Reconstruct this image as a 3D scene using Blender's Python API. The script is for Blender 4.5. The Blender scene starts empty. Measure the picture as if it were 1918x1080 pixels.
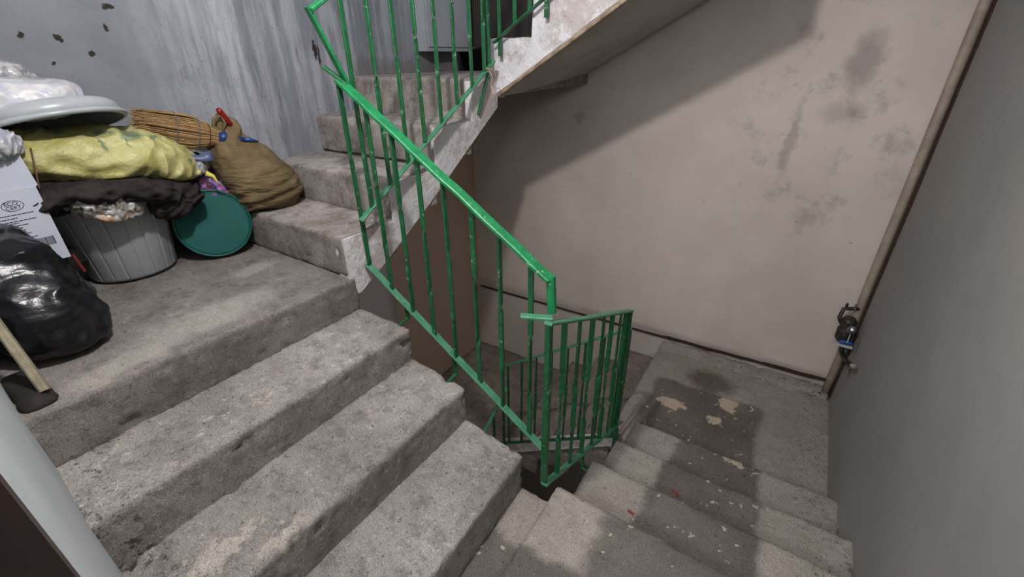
import bpy, bmesh, math, random
from mathutils import Vector, Matrix, noise
random.seed(7)
C = bpy.context.scene.collection
R = math.radians

# ------------------------------------------------------------------ camera, world, light, exposure
def make_camera():
    yaw, pitch, roll = R(33.059), R(27.571), R(-0.486)
    fw = Vector((-math.sin(yaw)*math.cos(pitch), math.cos(yaw)*math.cos(pitch), -math.sin(pitch)))
    rt = Vector((math.cos(yaw), math.sin(yaw), 0)); up = rt.cross(fw)
    r2 = rt*math.cos(roll)+up*math.sin(roll); u2 = up*math.cos(roll)-rt*math.sin(roll)
    m = Matrix((r2, u2, -fw)).transposed().to_4x4()
    m.translation = Vector((0.882, -0.777, 1.452))
    cd = bpy.data.cameras.new('camera'); cam = bpy.data.objects.new('camera', cd); C.objects.link(cam)
    cam.matrix_world = m
    cd.sensor_fit = 'HORIZONTAL'; cd.sensor_width = 36.0; cd.lens = 830.8/1918*36.0
    cd.clip_start = 0.01
    bpy.context.scene.camera = cam
make_camera()
sc = bpy.context.scene
w = bpy.data.worlds.new('world'); sc.world = w; w.use_nodes = True
w.node_tree.nodes['Background'].inputs[0].default_value = (0.62, 0.72, 0.9, 1)
w.node_tree.nodes['Background'].inputs[1].default_value = 1.0
vs = sc.view_settings
vs.view_transform = 'Standard'; vs.look = 'None'; vs.gamma = 1.0; vs.use_curve_mapping = False
vs.exposure = 1.12
LAMP = (0.20, -0.30, 2.35)
def bulb_or_fill_light(loc, power, col):
    ld = bpy.data.lights.new('bulb_or_fill_light', 'POINT'); ld.energy = power; ld.color = col; ld.shadow_soft_size = 0.045
    lo = bpy.data.objects.new('bulb_or_fill_light', ld); C.objects.link(lo); lo.location = loc
bulb_or_fill_light(LAMP, 50, (1.0, 0.965, 0.955))
def fill_panel(loc, rot, sx, sy, power, col):
    ld = bpy.data.lights.new('fill_light', 'AREA'); ld.shape = 'RECTANGLE'; ld.size = sx; ld.size_y = sy; ld.energy = power; ld.color = col
    lo = bpy.data.objects.new('fill_light', ld); C.objects.link(lo); lo.location = loc; lo.rotation_euler = rot
fill_panel((0.92, -1.75, 2.0), (R(50), 0, 0), 0.9, 0.5, 13, (0.97, 0.97, 1.0))  # unseen fill light, added behind the camera to lift the shadows
bulb_or_fill_light((0.30, -0.53, -0.32), 5, (1.0, 0.93, 0.86))  # added fill lamp one storey down, brightens the lower walls
bulb_or_fill_light((0.30, -0.53, 4.9), 8, (0.9, 0.95, 1.0))  # added fill lamp out of view on the storey above

# ------------------------------------------------------------------ material helpers
def lin(r, g, b):
    f = lambda c: (c/12.92 if c <= 0.04045 else ((c+0.055)/1.055)**2.4)
    return (f(r/255), f(g/255), f(b/255), 1)
class NT:
    def __init__(s, name, rough=0.9, spec=0.3):
        s.m = bpy.data.materials.new(name); s.m.use_nodes = True; s.t = s.m.node_tree
        s.b = s.t.nodes['Principled BSDF']; s.b.inputs['Roughness'].default_value = rough
        s.b.inputs['Specular IOR Level'].default_value = spec
        s.pos = s.t.nodes.new('ShaderNodeTexCoord').outputs['Object']
    def put(s, inp, v):
        if hasattr(v, 'is_output'): s.t.links.new(v, inp)
        else:
            try: inp.default_value = v
            except Exception: inp.default_value = (v, v, v)
    def math(s, op, a, b=0.0, clamp=False):
        n = s.t.nodes.new('ShaderNodeMath'); n.operation = op; n.use_clamp = clamp
        s.put(n.inputs[0], a); s.put(n.inputs[1], b); return n.outputs[0]
    def vmath(s, op, a, b):
        n = s.t.nodes.new('ShaderNodeVectorMath'); n.operation = op
        s.put(n.inputs[0], a); s.put(n.inputs[1], b); return n.outputs[0]
    def noise(s, scale, detail=4, rough=0.55, stretch=None, vec=None, col=False):
        v = vec or s.pos
        if stretch: v = s.vmath('MULTIPLY', v, stretch)
        n = s.t.nodes.new('ShaderNodeTexNoise'); s.t.links.new(v, n.inputs['Vector'])
        n.inputs['Scale'].default_value = scale; n.inputs['Detail'].default_value = detail; n.inputs['Roughness'].default_value = rough
        return n.outputs['Color'] if col else n.outputs['Fac']
    def voronoi(s, scale, feature='F1', stretch=None):
        v = s.pos
        if stretch: v = s.vmath('MULTIPLY', v, stretch)
        n = s.t.nodes.new('ShaderNodeTexVoronoi'); s.t.links.new(v, n.inputs['Vector']); n.feature = feature
        n.inputs['Scale'].default_value = scale; return n.outputs['Distance']
    def ramp(s, v, a, b, lo=0.0, hi=1.0):
        n = s.t.nodes.new('ShaderNodeMapRange'); n.interpolation_type = 'SMOOTHSTEP'
        s.put(n.inputs[0], v); n.inputs[1].default_value = a; n.inputs[2].default_value = b
        n.inputs[3].default_value = lo; n.inputs[4].default_value = hi; return n.outputs[0]
    def mix(s, f, a, b, mode='MIX'):
        n = s.t.nodes.new('ShaderNodeMix'); n.data_type = 'RGBA'; n.blend_type = mode
        s.put(n.inputs[0], f); s.put(n.inputs[6], a); s.put(n.inputs[7], b); return n.outputs[2]
    def xyz(s, vec=None):
        n = s.t.nodes.new('ShaderNodeSeparateXYZ'); s.t.links.new(vec or s.pos, n.inputs[0]); return n.outputs
    def warped(s, scale, amp):
        c = s.noise(scale, 3, 0.6, col=True); c = s.vmath('SUBTRACT', c, (0.5, 0.5, 0.5))
        return s.vmath('ADD', s.pos, s.vmath('MULTIPLY', c, (amp, amp, amp)))
    def box(s, vec, lo, hi, soft=0.01):
        x = s.xyz(vec); f = None
        for i in range(3):
            if lo[i] is not None:
                a = s.ramp(x[i], lo[i]-soft, lo[i]+soft); f = a if f is None else s.math('MULTIPLY', f, a)
            if hi[i] is not None:
                a = s.ramp(x[i], hi[i]-soft, hi[i]+soft, 1.0, 0.0); f = a if f is None else s.math('MULTIPLY', f, a)
        return f
    def blob(s, vec, c, r, soft=0.15):
        d = s.vmath('DIVIDE', s.vmath('SUBTRACT', vec, c), r)
        n = s.t.nodes.new('ShaderNodeVectorMath'); n.operation = 'LENGTH'; s.t.links.new(d, n.inputs[0])
        return s.ramp(n.outputs['Value'], 1-soft, 1+soft, 1.0, 0.0)
    def bump(s, h, strength=0.5, dist=0.01):
        n = s.t.nodes.new('ShaderNodeBump'); s.put(n.inputs['Height'], h)
        n.inputs['Strength'].default_value = strength; n.inputs['Distance'].default_value = dist
        if s.b.inputs['Normal'].links: s.t.links.new(s.b.inputs['Normal'].links[0].from_socket, n.inputs['Normal'])
        s.t.links.new(n.outputs[0], s.b.inputs['Normal'])
    def col(s, c): s.put(s.b.inputs['Base Color'], c); return s.m

def concrete(name, base, dark, light, extra=None, grain=1.0):
    t = NT(name, 0.92, 0.2)
    c = t.mix(t.ramp(t.noise(2.3, 6, 0.65), 0.32, 0.68), dark, light)
    c = t.mix(0.5, c, base)
    c = t.mix(t.ramp(t.noise(14, 5, 0.75), 0.45, 0.70, 0, 0.55), c, [v*0.52 for v in dark[:3]]+[1])
    c = t.mix(t.ramp(t.noise(30, 4, 0.7), 0.55, 0.75, 0, 0.45), c, [min(1, v*1.55) for v in light[:3]]+[1])
    if extra: c = extra(t, c)
    c = t.mix(t.ramp(t.noise(260, 3, 0.7), 0.48, 0.66, 0, 0.8*grain), c, (0.45, 0.43, 0.42, 1), 'MULTIPLY')
    c = t.mix(t.ramp(t.noise(75, 2, 0.5, vec=t.vmath('ADD', t.pos, (1, 8, 4))), 0.66, 0.70, 0, 0.7*grain), c, (0.35, 0.33, 0.31, 1), 'MULTIPLY')
    c = t.mix(t.ramp(t.noise(230, 2, 0.6, vec=t.vmath('ADD', t.pos, (7, 3, 1))), 0.52, 0.66, 0, 0.8*grain), c, (1.5, 1.5, 1.5, 1), 'MULTIPLY')
    t.bump(t.noise(190, 4, 0.75), 0.75*grain, 0.005)
    t.bump(t.noise(34, 5, 0.7), 0.5*grain, 0.010)
    return t.col(c)
CW = lin(150, 145, 141); CD = lin(112, 107, 103); CL = lin(180, 175, 170)
def step_extra(t, c):
    w2 = t.warped(22, 0.16); wv = t.warped(9, 0.2)
    for (p, r, k) in (((-0.12, -0.62, 0.34), (0.03, 0.12, 0.1), .6), ((-0.02, -0.5, 0.34), (0.02, 0.06, 0.1), .5), ((-0.36, -0.30, 0.51), (0.02, 0.04, .05), .4)):
        c = t.mix(t.math('MULTIPLY', t.blob(w2, p, r, 0.3), k), c, lin(196, 188, 176))
    c = t.mix(t.ramp(t.noise(4, 6, .7, vec=t.vmath('ADD', t.pos, (4, 1, 7))), .52, .66, 0, .38), c, (0.62, 0.58, 0.57, 1), 'MULTIPLY')
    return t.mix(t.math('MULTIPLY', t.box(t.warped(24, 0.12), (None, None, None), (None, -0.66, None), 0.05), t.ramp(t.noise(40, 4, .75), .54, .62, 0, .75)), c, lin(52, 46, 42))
M_step = concrete('worn concrete', CW, CD, CL, step_extra)
def land_extra(t, c):
    wv = t.warped(9, 0.16)
    for (p, r) in (((-0.70, -0.25, 0.68), (0.09, 0.22, 0.2)), ((-0.62, -0.52, 0.68), (0.05, 0.12, 0.2)), ((-0.95, 0.05, .68), (.05, .1, .2))):
        c = t.mix(t.math('MULTIPLY', t.blob(wv, p, r, 0.5), 0.38), c, lin(190, 185, 178))
    return t.mix(t.math('MULTIPLY', t.ramp(t.noise(5, 6, 0.7, stretch=(1.0, 3.5, 1)), 0.5, 0.68), 0.25), c, lin(100, 92, 88))
M_land = concrete('trodden landing concrete', lin(126, 120, 116), lin(98, 93, 89), lin(148, 142, 138), land_extra, 0.85)
def right_extra(t, c):
    wv = t.warped(7, 0.10); w2 = t.warped(16, 0.14)
    pale = lin(158, 150, 141)
    c = t.mix(0.55, c, pale)
    dk = lin(90, 85, 81)
    worn = t.box(wv, (0.66, 0.30, -0.60), (1.10, 1.33, 0.5), 0.02)
    worn = t.math('MAXIMUM', worn, t.box(wv, (0.36, 1.20, None), (1.06, 2.05, -0.55), 0.025))
    worn = t.math('MAXIMUM', worn, t.box(wv, (0.60, -0.8, -0.1), (1.15, 0.30, 0.5), 0.03))
    worn = t.math('MAXIMUM', worn, t.box(wv, (0.0, -0.8, -0.1), (0.66, 0.02, 0.5), 0.02))
    c = t.mix(t.math('MULTIPLY', worn, t.ramp(t.noise(3.2, 4, .6), 0.2, 0.7, 0.62, 0.9)), c, dk)
    sm = t.math('MULTIPLY', worn, t.ramp(t.noise(27, 2, 0.55, vec=t.vmath('ADD', t.pos, (3, 9, 2))), 0.665, 0.695, 0, 0.8))
    c = t.mix(sm, c, lin(186, 176, 160))
    for (p, r) in (((0.52, 1.80, -0.68), (0.085, 0.055, 0.1)), ((0.86, 1.98, -0.68), (0.055, 0.075, 0.1)), ((0.80, 1.78, -0.68), (0.04, 0.04, 0.1)),
                   ((0.20, 1.84, -0.68), (0.05, 0.012, 0.1)), ((0.95, 1.31, -0.51), (0.05, 0.03, 0.05))):
        c = t.mix(t.blob(w2, p, r, 0.12), c, lin(190, 176, 156))
    c = t.mix(t.math('MULTIPLY', t.blob(w2, (0.70, 2.17, -0.68), (0.16, 0.12, 0.1), 0.4), 0.7), c, lin(74, 60, 50))
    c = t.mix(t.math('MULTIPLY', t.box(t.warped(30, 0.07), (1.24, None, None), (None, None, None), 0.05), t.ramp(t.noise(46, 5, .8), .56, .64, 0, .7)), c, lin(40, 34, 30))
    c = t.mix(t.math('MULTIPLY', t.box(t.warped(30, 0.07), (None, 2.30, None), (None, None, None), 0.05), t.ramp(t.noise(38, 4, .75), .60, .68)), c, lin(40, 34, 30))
    return c
M_right = concrete('speckled concrete with worn middle', CW, CD, CL, right_extra)
M_dim = concrete('dimmed concrete', lin(140, 130, 123), lin(104, 95, 88), lin(156, 146, 138))  # darker concrete copy, dimness of the lower levels put into its colour
def up_extra(t, c):
    c = t.mix(t.ramp(t.noise(6, 5, .7, stretch=(2.5, 2.5, 0.5)), .5, .66, 0, .55), c, lin(96, 80, 68))
    return t.mix(t.ramp(t.noise(3, 4, .7), .5, .62, 0, .5), c, lin(176, 170, 166))
M_up = concrete('lime stained concrete', lin(146, 138, 134), lin(116, 108, 103), lin(166, 160, 156), up_extra, 0.8)

def plaster(name, a, b, extra=None, bumps=0.35):
    t = NT(name, 0.85, 0.25)
    c = t.mix(t.ramp(t.noise(1.6, 5, .6), .3, .7), a, b)
    if extra: c = extra(t, c)
    t.bump(t.noise(55, 4, .65), bumps, 0.004)
    t.bump(t.noise(4.5, 4, .5), 0.35, 0.02)
    return t.col(c)
def back_extra(t, c):
    wv = t.warped(6, 0.25)
    m = t.ramp(t.noise(5.5, 6, .72), .52, .72, 0, .6)
    spot = t.blob(t.pos, (0.95, 2.49, 1.15), (0.45, 0.2, 0.75), 0.6)
    c = t.mix(t.math('MULTIPLY', m, spot), c, lin(118, 116, 114))
    for (p, r, k) in (((1.02, 2.49, 1.42), (0.07, .2, 0.13), .5), ((0.78, 2.49, 0.98), (0.03, .2, 0.20), .4), ((1.0, 2.49, 1.15), (.1, .2, .06), .3), ((-0.62, 2.49, 1.04), (0.035, .2, 0.04), .4)):
        c = t.mix(t.math('MULTIPLY', t.blob(t.warped(14, 0.12), p, r, 0.5), k), c, lin(112, 108, 104))
    sp = t.ramp(t.noise(23, 3, .6, vec=t.vmath('ADD', t.pos, (5, 2, 8))), .70, .74, 0, .55)
    c = t.mix(sp, c, lin(120, 112, 104))
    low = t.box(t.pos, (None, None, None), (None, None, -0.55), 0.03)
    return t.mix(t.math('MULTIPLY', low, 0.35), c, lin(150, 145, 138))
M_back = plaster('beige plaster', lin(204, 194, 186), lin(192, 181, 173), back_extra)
def left_extra(t, c):
    x = t.xyz()
    st = t.ramp(t.noise(9, 6, .7, stretch=(1, 1.6, 0.13)), .42, .62)
    zone = t.math('MULTIPLY', t.ramp(x[1], 0.02, 0.35), t.ramp(x[1], 1.2, 1.6, 1, 0.4))
    c = t.mix(t.math('MULTIPLY', st, t.math('MULTIPLY', zone, 0.75)), c, lin(160, 163, 170))
    dr = t.ramp(t.noise(15, 5, .75, stretch=(1, 1.9, 0.25), vec=t.vmath('ADD', t.pos, (4, 4, 4))), .60, .68)
    c = t.mix(t.math('MULTIPLY', dr, t.math('MULTIPLY', zone, 0.8)), c, lin(86, 84, 84))
    c = t.mix(t.math('MULTIPLY', t.ramp(t.noise(60, 3, .7), .64, .70), t.math('MULTIPLY', zone, .5)), c, lin(70, 66, 64))
    c = t.mix(t.math('MULTIPLY', t.ramp(t.noise(3.5, 5, .7), .5, .7), .4), c, lin(104, 106, 112))
    wv = t.warped(40, 0.035)
    for (p, r) in (((-1.56, -0.10, 1.525), (0.3, 0.015, 0.012)), ((-1.56, 0.045, 1.565), (0.3, 0.010, 0.011)), ((-1.56, -0.02, 1.475), (0.3, 0.010, 0.008)), ((-1.56, -0.20, 1.533), (0.3, 0.010, 0.008)),
                   ((-1.56, 0.075, 1.635), (0.3, 0.016, 0.010)), ((-1.56, -0.145, 1.44), (0.3, 0.007, 0.006)), ((-1.38, 0.84, 1.49), (0.3, 0.012, 0.045)), ((-1.38, 0.86, 1.46), (0.3, 0.006, 0.05))):
        c = t.mix(t.blob(wv, p, r, 0.2), c, lin(46, 42, 36))
    c = t.mix(t.box(t.warped(3, 0.02), (None, 0.2, None), (None, None, 0.55), 0.03), c, lin(184, 180, 180))
    c = t.mix(t.box(t.warped(3, 0.04), (None, 1.37, None), (None, None, 1.1), 0.015), c, lin(190, 168, 148))
    edge = t.box(t.warped(14, 0.12), (None, 1.1, 1.2), (None, None, 1.44), 0.03)
    return t.mix(t.math('MULTIPLY', edge, 0.55), c, lin(96, 88, 82))
M_left = plaster('blue white limewash over plaster', lin(128, 131, 138), lin(110, 113, 120), left_extra, 0.7)
def rw_extra(t, c):
    c = t.mix(t.ramp(t.noise(7, 4, .6, stretch=(1, 1, .3)), .60, .72, 0, .4), c, lin(150, 146, 142))
    c = t.mix(t.ramp(t.noise(16, 3, .5, stretch=(1, .6, .4), vec=t.vmath('ADD', t.pos, (2, 6, 3))), .70, .74, 0, .6), c, lin(172, 170, 168))
    for (p, r) in (((1.43, 2.20, -0.31), (0.2, 0.045, 0.035)), ((1.43, 2.27, -0.16), (0.2, 0.03, 0.05))):
        c = t.mix(t.math('MULTIPLY', t.blob(t.warped(20, 0.06), p, r, .4), .6), c, lin(92, 76, 56))
    return c
M_rightw = plaster('grey paint on plaster', lin(148, 145, 142), lin(139, 137, 135), rw_extra, 0.2)
M_near = plaster('pale grey paint', lin(178, 184, 186), lin(168, 174, 176), None, 0.15)
M_ceil = plaster('whitewashed concrete', lin(186, 182, 176), lin(166, 160, 153))
def lime_extra(t, c):
    c = t.mix(t.ramp(t.noise(4, 5, .75), .48, .60, 0, .55), c, lin(146, 130, 122))
    return t.mix(t.ramp(t.noise(75, 4, .8), .60, .68, 0, .7), c, lin(92, 88, 86))
M_lime = plaster('chipped white lime', lin(206, 204, 207), lin(186, 184, 187), lime_extra, 1.2)
M_dark = plaster('dark paint and shade', lin(74, 68, 66), lin(64, 59, 58))

def simple(name, c1, c2=None, scale=20, rough=0.6, spec=0.4, bump=0.0, metal=0.0, stretch=None):
    t = NT(name, rough, spec); t.b.inputs['Metallic'].default_value = metal
    c = t.mix(t.ramp(t.noise(scale, 4, .65, stretch=stretch), .35, .65), c1, c2 or c1)
    if bump: t.bump(t.noise(scale*2, 4, .6, stretch=stretch), bump, 0.004)
    return t.col(c)
def green(name, a, b, chip, amount):
    t = NT(name, 0.42, 0.5)
    c = t.mix(t.ramp(t.noise(26, 4, .6), .35, .65), a, b)
    c = t.mix(t.ramp(t.noise(95, 4, .75), .56, .66, 0, amount), c, chip)
    c = t.mix(t.ramp(t.noise(60, 3, .7, vec=t.vmath('ADD', t.pos, (1, 5, 2))), .63, .69, 0, 0.5), c, lin(160, 170, 150))
    t.bump(t.noise(110, 3, .7), .5, .003)
    return t.col(c)
M_rail = green('bright green enamel', lin(18, 104, 60), lin(22, 122, 72), lin(12, 84, 50), 0.8)
M_bal = green('dark green enamel', lin(20, 74, 43), lin(26, 90, 52), lin(18, 58, 36), 0.55)
M_low = green('dusty green enamel', lin(48, 112, 80), lin(68, 124, 94), lin(104, 108, 94), 0.55)
M_rust = simple('rusty trim and gap shade', lin(70, 44, 38), lin(40, 28, 24), 60, 0.9)

# ------------------------------------------------------------------ object helpers
def finish(name, bm, mat, parent=None, smooth=False):
    me = bpy.data.meshes.new(name); bmesh.ops.recalc_face_normals(bm, faces=bm.faces[:])
    if smooth:
        for f in bm.faces: f.smooth = True
    bm.to_mesh(me); bm.free()
    if mat: me.materials.append(mat)
    o = bpy.data.objects.new(name, me); C.objects.link(o)
    if parent:
        o.parent = parent
        root = parent
        while root.parent: root = root.parent
        o.matrix_parent_inverse = Matrix.Translation(root.location).inverted() if parent is root and root.type == 'EMPTY' else Matrix()
    return o
def thing(name, label, cat, loc, group=None):
    o = bpy.data.objects.new(name, None); C.objects.link(o); o.location = loc; o.empty_display_size = 0.05
    o['label'] = label; o['category'] = cat
    if group: o['group'] = group
    return o
def tag(o, label, cat, group=None):
    o['label'] = label; o['category'] = cat
    if group: o['group'] = group
    return o
def struct(name, bm, mat, smooth=False):
    o = finish(name, bm, mat, None, smooth); o['kind'] = 'structure'; return o

def nz(p, s, seed=0.0): return noise.noise(Vector((p[0]*s+seed, p[1]*s+seed*1.7, p[2]*s-seed)))
def roughbox(x0, x1, y0, y1, zb, top, r=0.014, res=0.016, amp=0.0032, chip=0.02, bm=None, seed=0.0, noseskew=None):
    """worn block: top = z at (x0,y0),(x1,y0),(x0,y1),(x1,y1); noseskew moves the x faces linearly along y"""
    bm = bm or bmesh.new()
    h = sum(top)/4-zb
    n = [max(2, int((x1-x0)/res)), max(2, int((y1-y0)/res)), max(2, int(h/res))]
    grid = {}
    def vert(i, j, k):
        if (i, j, k) in grid: return grid[(i, j, k)]
        L = (x1-x0, y1-y0, h); q = [i/n[0]*L[0], j/n[1]*L[1], k/n[2]*L[2]]
        ra = r*(1+0.9*nz((x0+q[0], y0+q[1], zb+q[2]), 7, seed))
        ed = []
        for a in range(3):
            s = 1 if q[a] < L[a]/2 else -1
            d = q[a] if s == 1 else L[a]-q[a]
            ed.append((d, s))
        v = [min(d-ra, 0) for d, s in ed]; ln = math.sqrt(sum(c*c for c in v))
        if ln > ra:
            k2 = ra/ln
            for a in range(3):
                if v[a] < 0:
                    d = ra+v[a]*k2; q[a] = d if ed[a][1] == 1 else L[a]-d
        u, w = q[0]/L[0], q[1]/L[1]
        zt = top[0]*(1-u)*(1-w)+top[1]*u*(1-w)+top[2]*(1-u)*w+top[3]*u*w
        p = Vector((x0+q[0], y0+q[1], zb+q[2]/L[2]*(zt-zb)))
        if noseskew: p.x += noseskew*(w-0.5)
        edge = sum(1 for d, s in ed if d < 0.045) >= 2
        c = Vector(((x0+x1)/2, (y0+y1)/2, zb+h/2))
        d = Vector((nz(p, 9, seed+1), nz(p, 9, seed+5), nz(p, 9, seed+9)))*amp*0.7 + Vector((nz(p, 34, seed+2), nz(p, 34, seed+3), nz(p, 34, seed+4)))*amp*0.6
        if edge and k > 0:
            ch = max(0, nz(p, 16, seed+20)-0.40)*chip*1.6 + max(0, nz(p, 45, seed+30))*chip*0.22
            for a in range(3):
                if ed[a][0] < 0.045: d[a] += ed[a][1]*ch*(0.6 if a == 2 else 1)
        grid[(i, j, k)] = bm.verts.new(p+d); return grid[(i, j, k)]
    def quad(a, b, c_, d): bm.faces.new([vert(*a), vert(*b), vert(*c_), vert(*d)])
    for i in range(n[0]):
        for j in range(n[1]):
            quad((i, j, n[2]), (i+1, j, n[2]), (i+1, j+1, n[2]), (i, j+1, n[2]))
    for k in range(n[2]):
        for i in range(n[0]):
            for j in (0, n[1]): quad((i, j, k), (i+1, j, k), (i+1, j, k+1), (i, j, k+1))
        for j in range(n[1]):
            for i in (0, n[0]): quad((i, j, k), (i, j+1, k), (i, j+1, k+1), (i, j, k+1))
    return bm
def prism(pts, axis, a0, a1, bm=None):
    """polygon in the plane across axis, extruded a0..a1. axis 'x': pts=(y,z); 'y': pts=(x,z); 'z': pts=(x,y)"""
    bm = bm or bmesh.new()
    mk = {'x': lambda p, a: (a, p[0], p[1]), 'y': lambda p, a: (p[0], a, p[1]), 'z': lambda p, a: (p[0], p[1], a)}[axis]
    A = [bm.verts.new(mk(p, a0)) for p in pts]; B = [bm.verts.new(mk(p, a1)) for p in pts]
    bm.faces.new(A); bm.faces.new(B[::-1])
    for i in range(len(pts)):
        j = (i+1) % len(pts); bm.faces.new([A[i], A[j], B[j], B[i]])
    return bm
def box(x0, x1, y0, y1, z0, z1, bm=None): return prism([(x0, y0), (x1, y0), (x1, y1), (x0, y1)], 'z', z0, z1, bm)
def bar(p0, p1, w, d, bm=None, upv=(0, 0, 1), jitter=0.0, seg=1, seed=0):
    """rectangular bar; w across (horizontal), d along upv"""
    bm = bm or bmesh.new(); p0, p1 = Vector(p0), Vector(p1); t = (p1-p0).normalized(); u = Vector(upv)
    s = t.cross(u).normalized(); u = s.cross(t).normalized(); rings = []
    for i in range(seg+1):
        c = p0.lerp(p1, i/seg)
        if jitter: c = c+Vector((nz(c, 9, seed), nz(c, 9, seed+3), nz(c, 9, seed+6)))*jitter
        b = min(w, d)*0.22
        pr = [(-w/2+b, -d/2), (w/2-b, -d/2), (w/2, -d/2+b), (w/2, d/2-b), (w/2-b, d/2), (-w/2+b, d/2), (-w/2, d/2-b), (-w/2, -d/2+b)]
        rings.append([bm.verts.new(c+s*a+u*e) for a, e in pr])
    for a, b_ in zip(rings, rings[1:]):
        for i in range(8): bm.faces.new([a[i], a[(i+1) % 8], b_[(i+1) % 8], b_[i]])
    bm.faces.new(rings[0][::-1]); bm.faces.new(rings[-1]); return bm
def tube(pts, r, n=12, bm=None, cap=True):
    bm = bm or bmesh.new(); pts = [Vector(p) for p in pts]; rings = []
    rr = r if isinstance(r, (list, tuple)) else [r]*len(pts)
    pu = None
    for i, p in enumerate(pts):
        t = (pts[min(i+1, len(pts)-1)]-pts[max(i-1, 0)]).normalized()
        if pu is None: pu = Vector((0, 0, 1)) if abs(t.z) < 0.9 else Vector((1, 0, 0))
        s = t.cross(pu).normalized(); u = s.cross(t).normalized(); pu = u
        rings.append([bm.verts.new(p+(s*math.cos(a)+u*math.sin(a))*rr[i]) for a in [2*math.pi*k/n for k in range(n)]])
    for a, b in zip(rings, rings[1:]):
        for i in range(n): bm.faces.new([a[i], a[(i+1) % n], b[(i+1) % n], b[i]])
    if cap: bm.faces.new(rings[0][::-1]); bm.faces.new(rings[-1])
    return bm
def lathe(prof, origin, axis=(0, 0, 1), n=48, bm=None, mod=None):
    """prof: (r, h) pairs turned about axis at origin"""
    bm = bm or bmesh.new(); o = Vector(origin); a = Vector(axis).normalized()
    x = a.orthogonal().normalized(); y = a.cross(x); rings = []
    for r, h in prof:
        if r < 1e-5: rings.append([bm.verts.new(o+a*h)]); continue
        rings.append([bm.verts.new(o+a*h+(x*math.cos(t)+y*math.sin(t))*(r*(mod(t, h) if mod else 1))) for t in [2*math.pi*k/n for k in range(n)]])
    for p, q in zip(rings, rings[1:]):
        for i in range(n):
            j = (i+1) % n
            if len(p) == 1 and len(q) == 1: continue
            if len(p) == 1: bm.faces.new([p[0], q[j], q[i]])
            elif len(q) == 1: bm.faces.new([p[i], p[j], q[0]])
            else: bm.faces.new([p[i], p[j], q[j], q[i]])
    return bm
def sweep(st, n=64, m=70, wr=0.012, ws=14, seed=0, sq=2.4, folds=None, bm=None, fine=0.25):
    """soft bag: stations (x,y,z, a, b) - centre, half width across (horizontal), half height - Catmull-Rom blended"""
    bm = bm or bmesh.new(); k = len(st); rings = []
    def cr(u):
        i = min(int(u), k-2); t = u-i; g = lambda q: st[max(0, min(k-1, q))]
        return [0.5*((2*b)+(-a+c)*t+(2*a-5*b+4*c-d)*t*t+(-a+3*b-3*c+d)*t**3) for a, b, c, d in zip(g(i-1), g(i), g(i+1), g(i+2))]
    for i in range(m+1):
        u = i/m*(k-1); s = cr(u); s2 = cr(min(k-1, u+0.05)); s1 = cr(max(0, u-0.05))
        t = (Vector(s2[:3])-Vector(s1[:3])).normalized()
        ref = Vector((0, 0, 1)) if abs(t.z) < 0.75 else Vector((0, 1, 0))
        a = t.cross(ref).normalized(); b = a.cross(t).normalized(); c = Vector(s[:3]); ring = []
        for j in range(n):
            th = 2*math.pi*j/n; cs, sn = math.cos(th), math.sin(th)
            ex = 2/sq; p = c+a*(math.copysign(abs(cs)**ex, cs)*max(s[3], .002))+b*(math.copysign(abs(sn)**ex, sn)*max(s[4], .002))
            d = p-c
            dn = d.normalized() if d.length > 1e-6 else a
            f = 1-abs(nz(p, ws, seed))*2.2
            f2 = 1-abs(nz(p, ws*2.3, seed+7))*2.2
            e = wr*(f*0.7+f2*fine*1.5)
            if folds: e += folds(p, th, u)
            ring.append(bm.verts.new(p+dn*e*min(1, d.length/0.03)))
        rings.append(ring)
    for p, q in zip(rings, rings[1:]):
        for j in range(n): bm.faces.new([p[j], p[(j+1) % n], q[(j+1) % n], q[j]])
    bm.faces.new(rings[0][::-1]); bm.faces.new(rings[-1]); return bm

# ------------------------------------------------------------------ the walls
H = 0.17
XL, XR, YN, YB = -1.56, 1.437, -0.75, 2.485
TOPZ, BOTZ = 3.62, -3.6
def sheet(fn, us, vs_, back):
    """a wall as a closed slab: fn(u,v) -> front point, back = offset vector"""
    bm = bmesh.new(); off = Vector(back)
    F = [[bm.verts.new(fn(u, v)) for v in vs_] for u in us]
    G = [[bm.verts.new(Vector(fn(u, v))*1.0+off) for v in (vs_[0], vs_[-1])] for u in us]
    for i in range(len(us)-1):
        for j in range(len(vs_)-1): bm.faces.new([F[i][j], F[i+1][j], F[i+1][j+1], F[i][j+1]])
        bm.faces.new([G[i][0], G[i+1][0], G[i+1][1], G[i][1]])
    return bm
def rng(a, b, s):
    n = max(1, int(round((b-a)/s))); return [a+(b-a)*i/n for i in range(n+1)]
def xleft(y, z=0):
    if z > 1.26 and y > 1.05: return -1.38-0.02*min(1, (y-1.05)/.3)-0.25*max(0, min(1, (y-2.06)/0.06))
    pts = [(-1.0, -1.56), (-0.05, -1.56), (0.12, -1.50), (0.42, -1.30), (0.60, -1.345), (0.8, -1.36), (1.05, -1.38), (1.40, -1.64), (1.7, -1.65), (2.7, -1.65)]
    for (a, xa), (b, xb) in zip(pts, pts[1:]):
        if y <= b:
            t = (y-a)/(b-a); t = t*t*(3-2*t); return xa+(xb-xa)*t
    return -1.65
def leftwall(u, v):
    x = xleft(u, v); p = (x, u, v)
    return (x+0.006*nz(p, 3, 2)+0.003*nz(p, 14, 5)+0.0015*nz(p, 40, 5), u, v)
struct('wall_left', sheet(leftwall, rng(-0.95, 2.6, 0.025), rng(BOTZ, -0.2, .4)+rng(-0.16, 2.0, 0.025)+rng(2.1, TOPZ, .3), (-0.12, 0, 0)), M_left, True)
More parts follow.
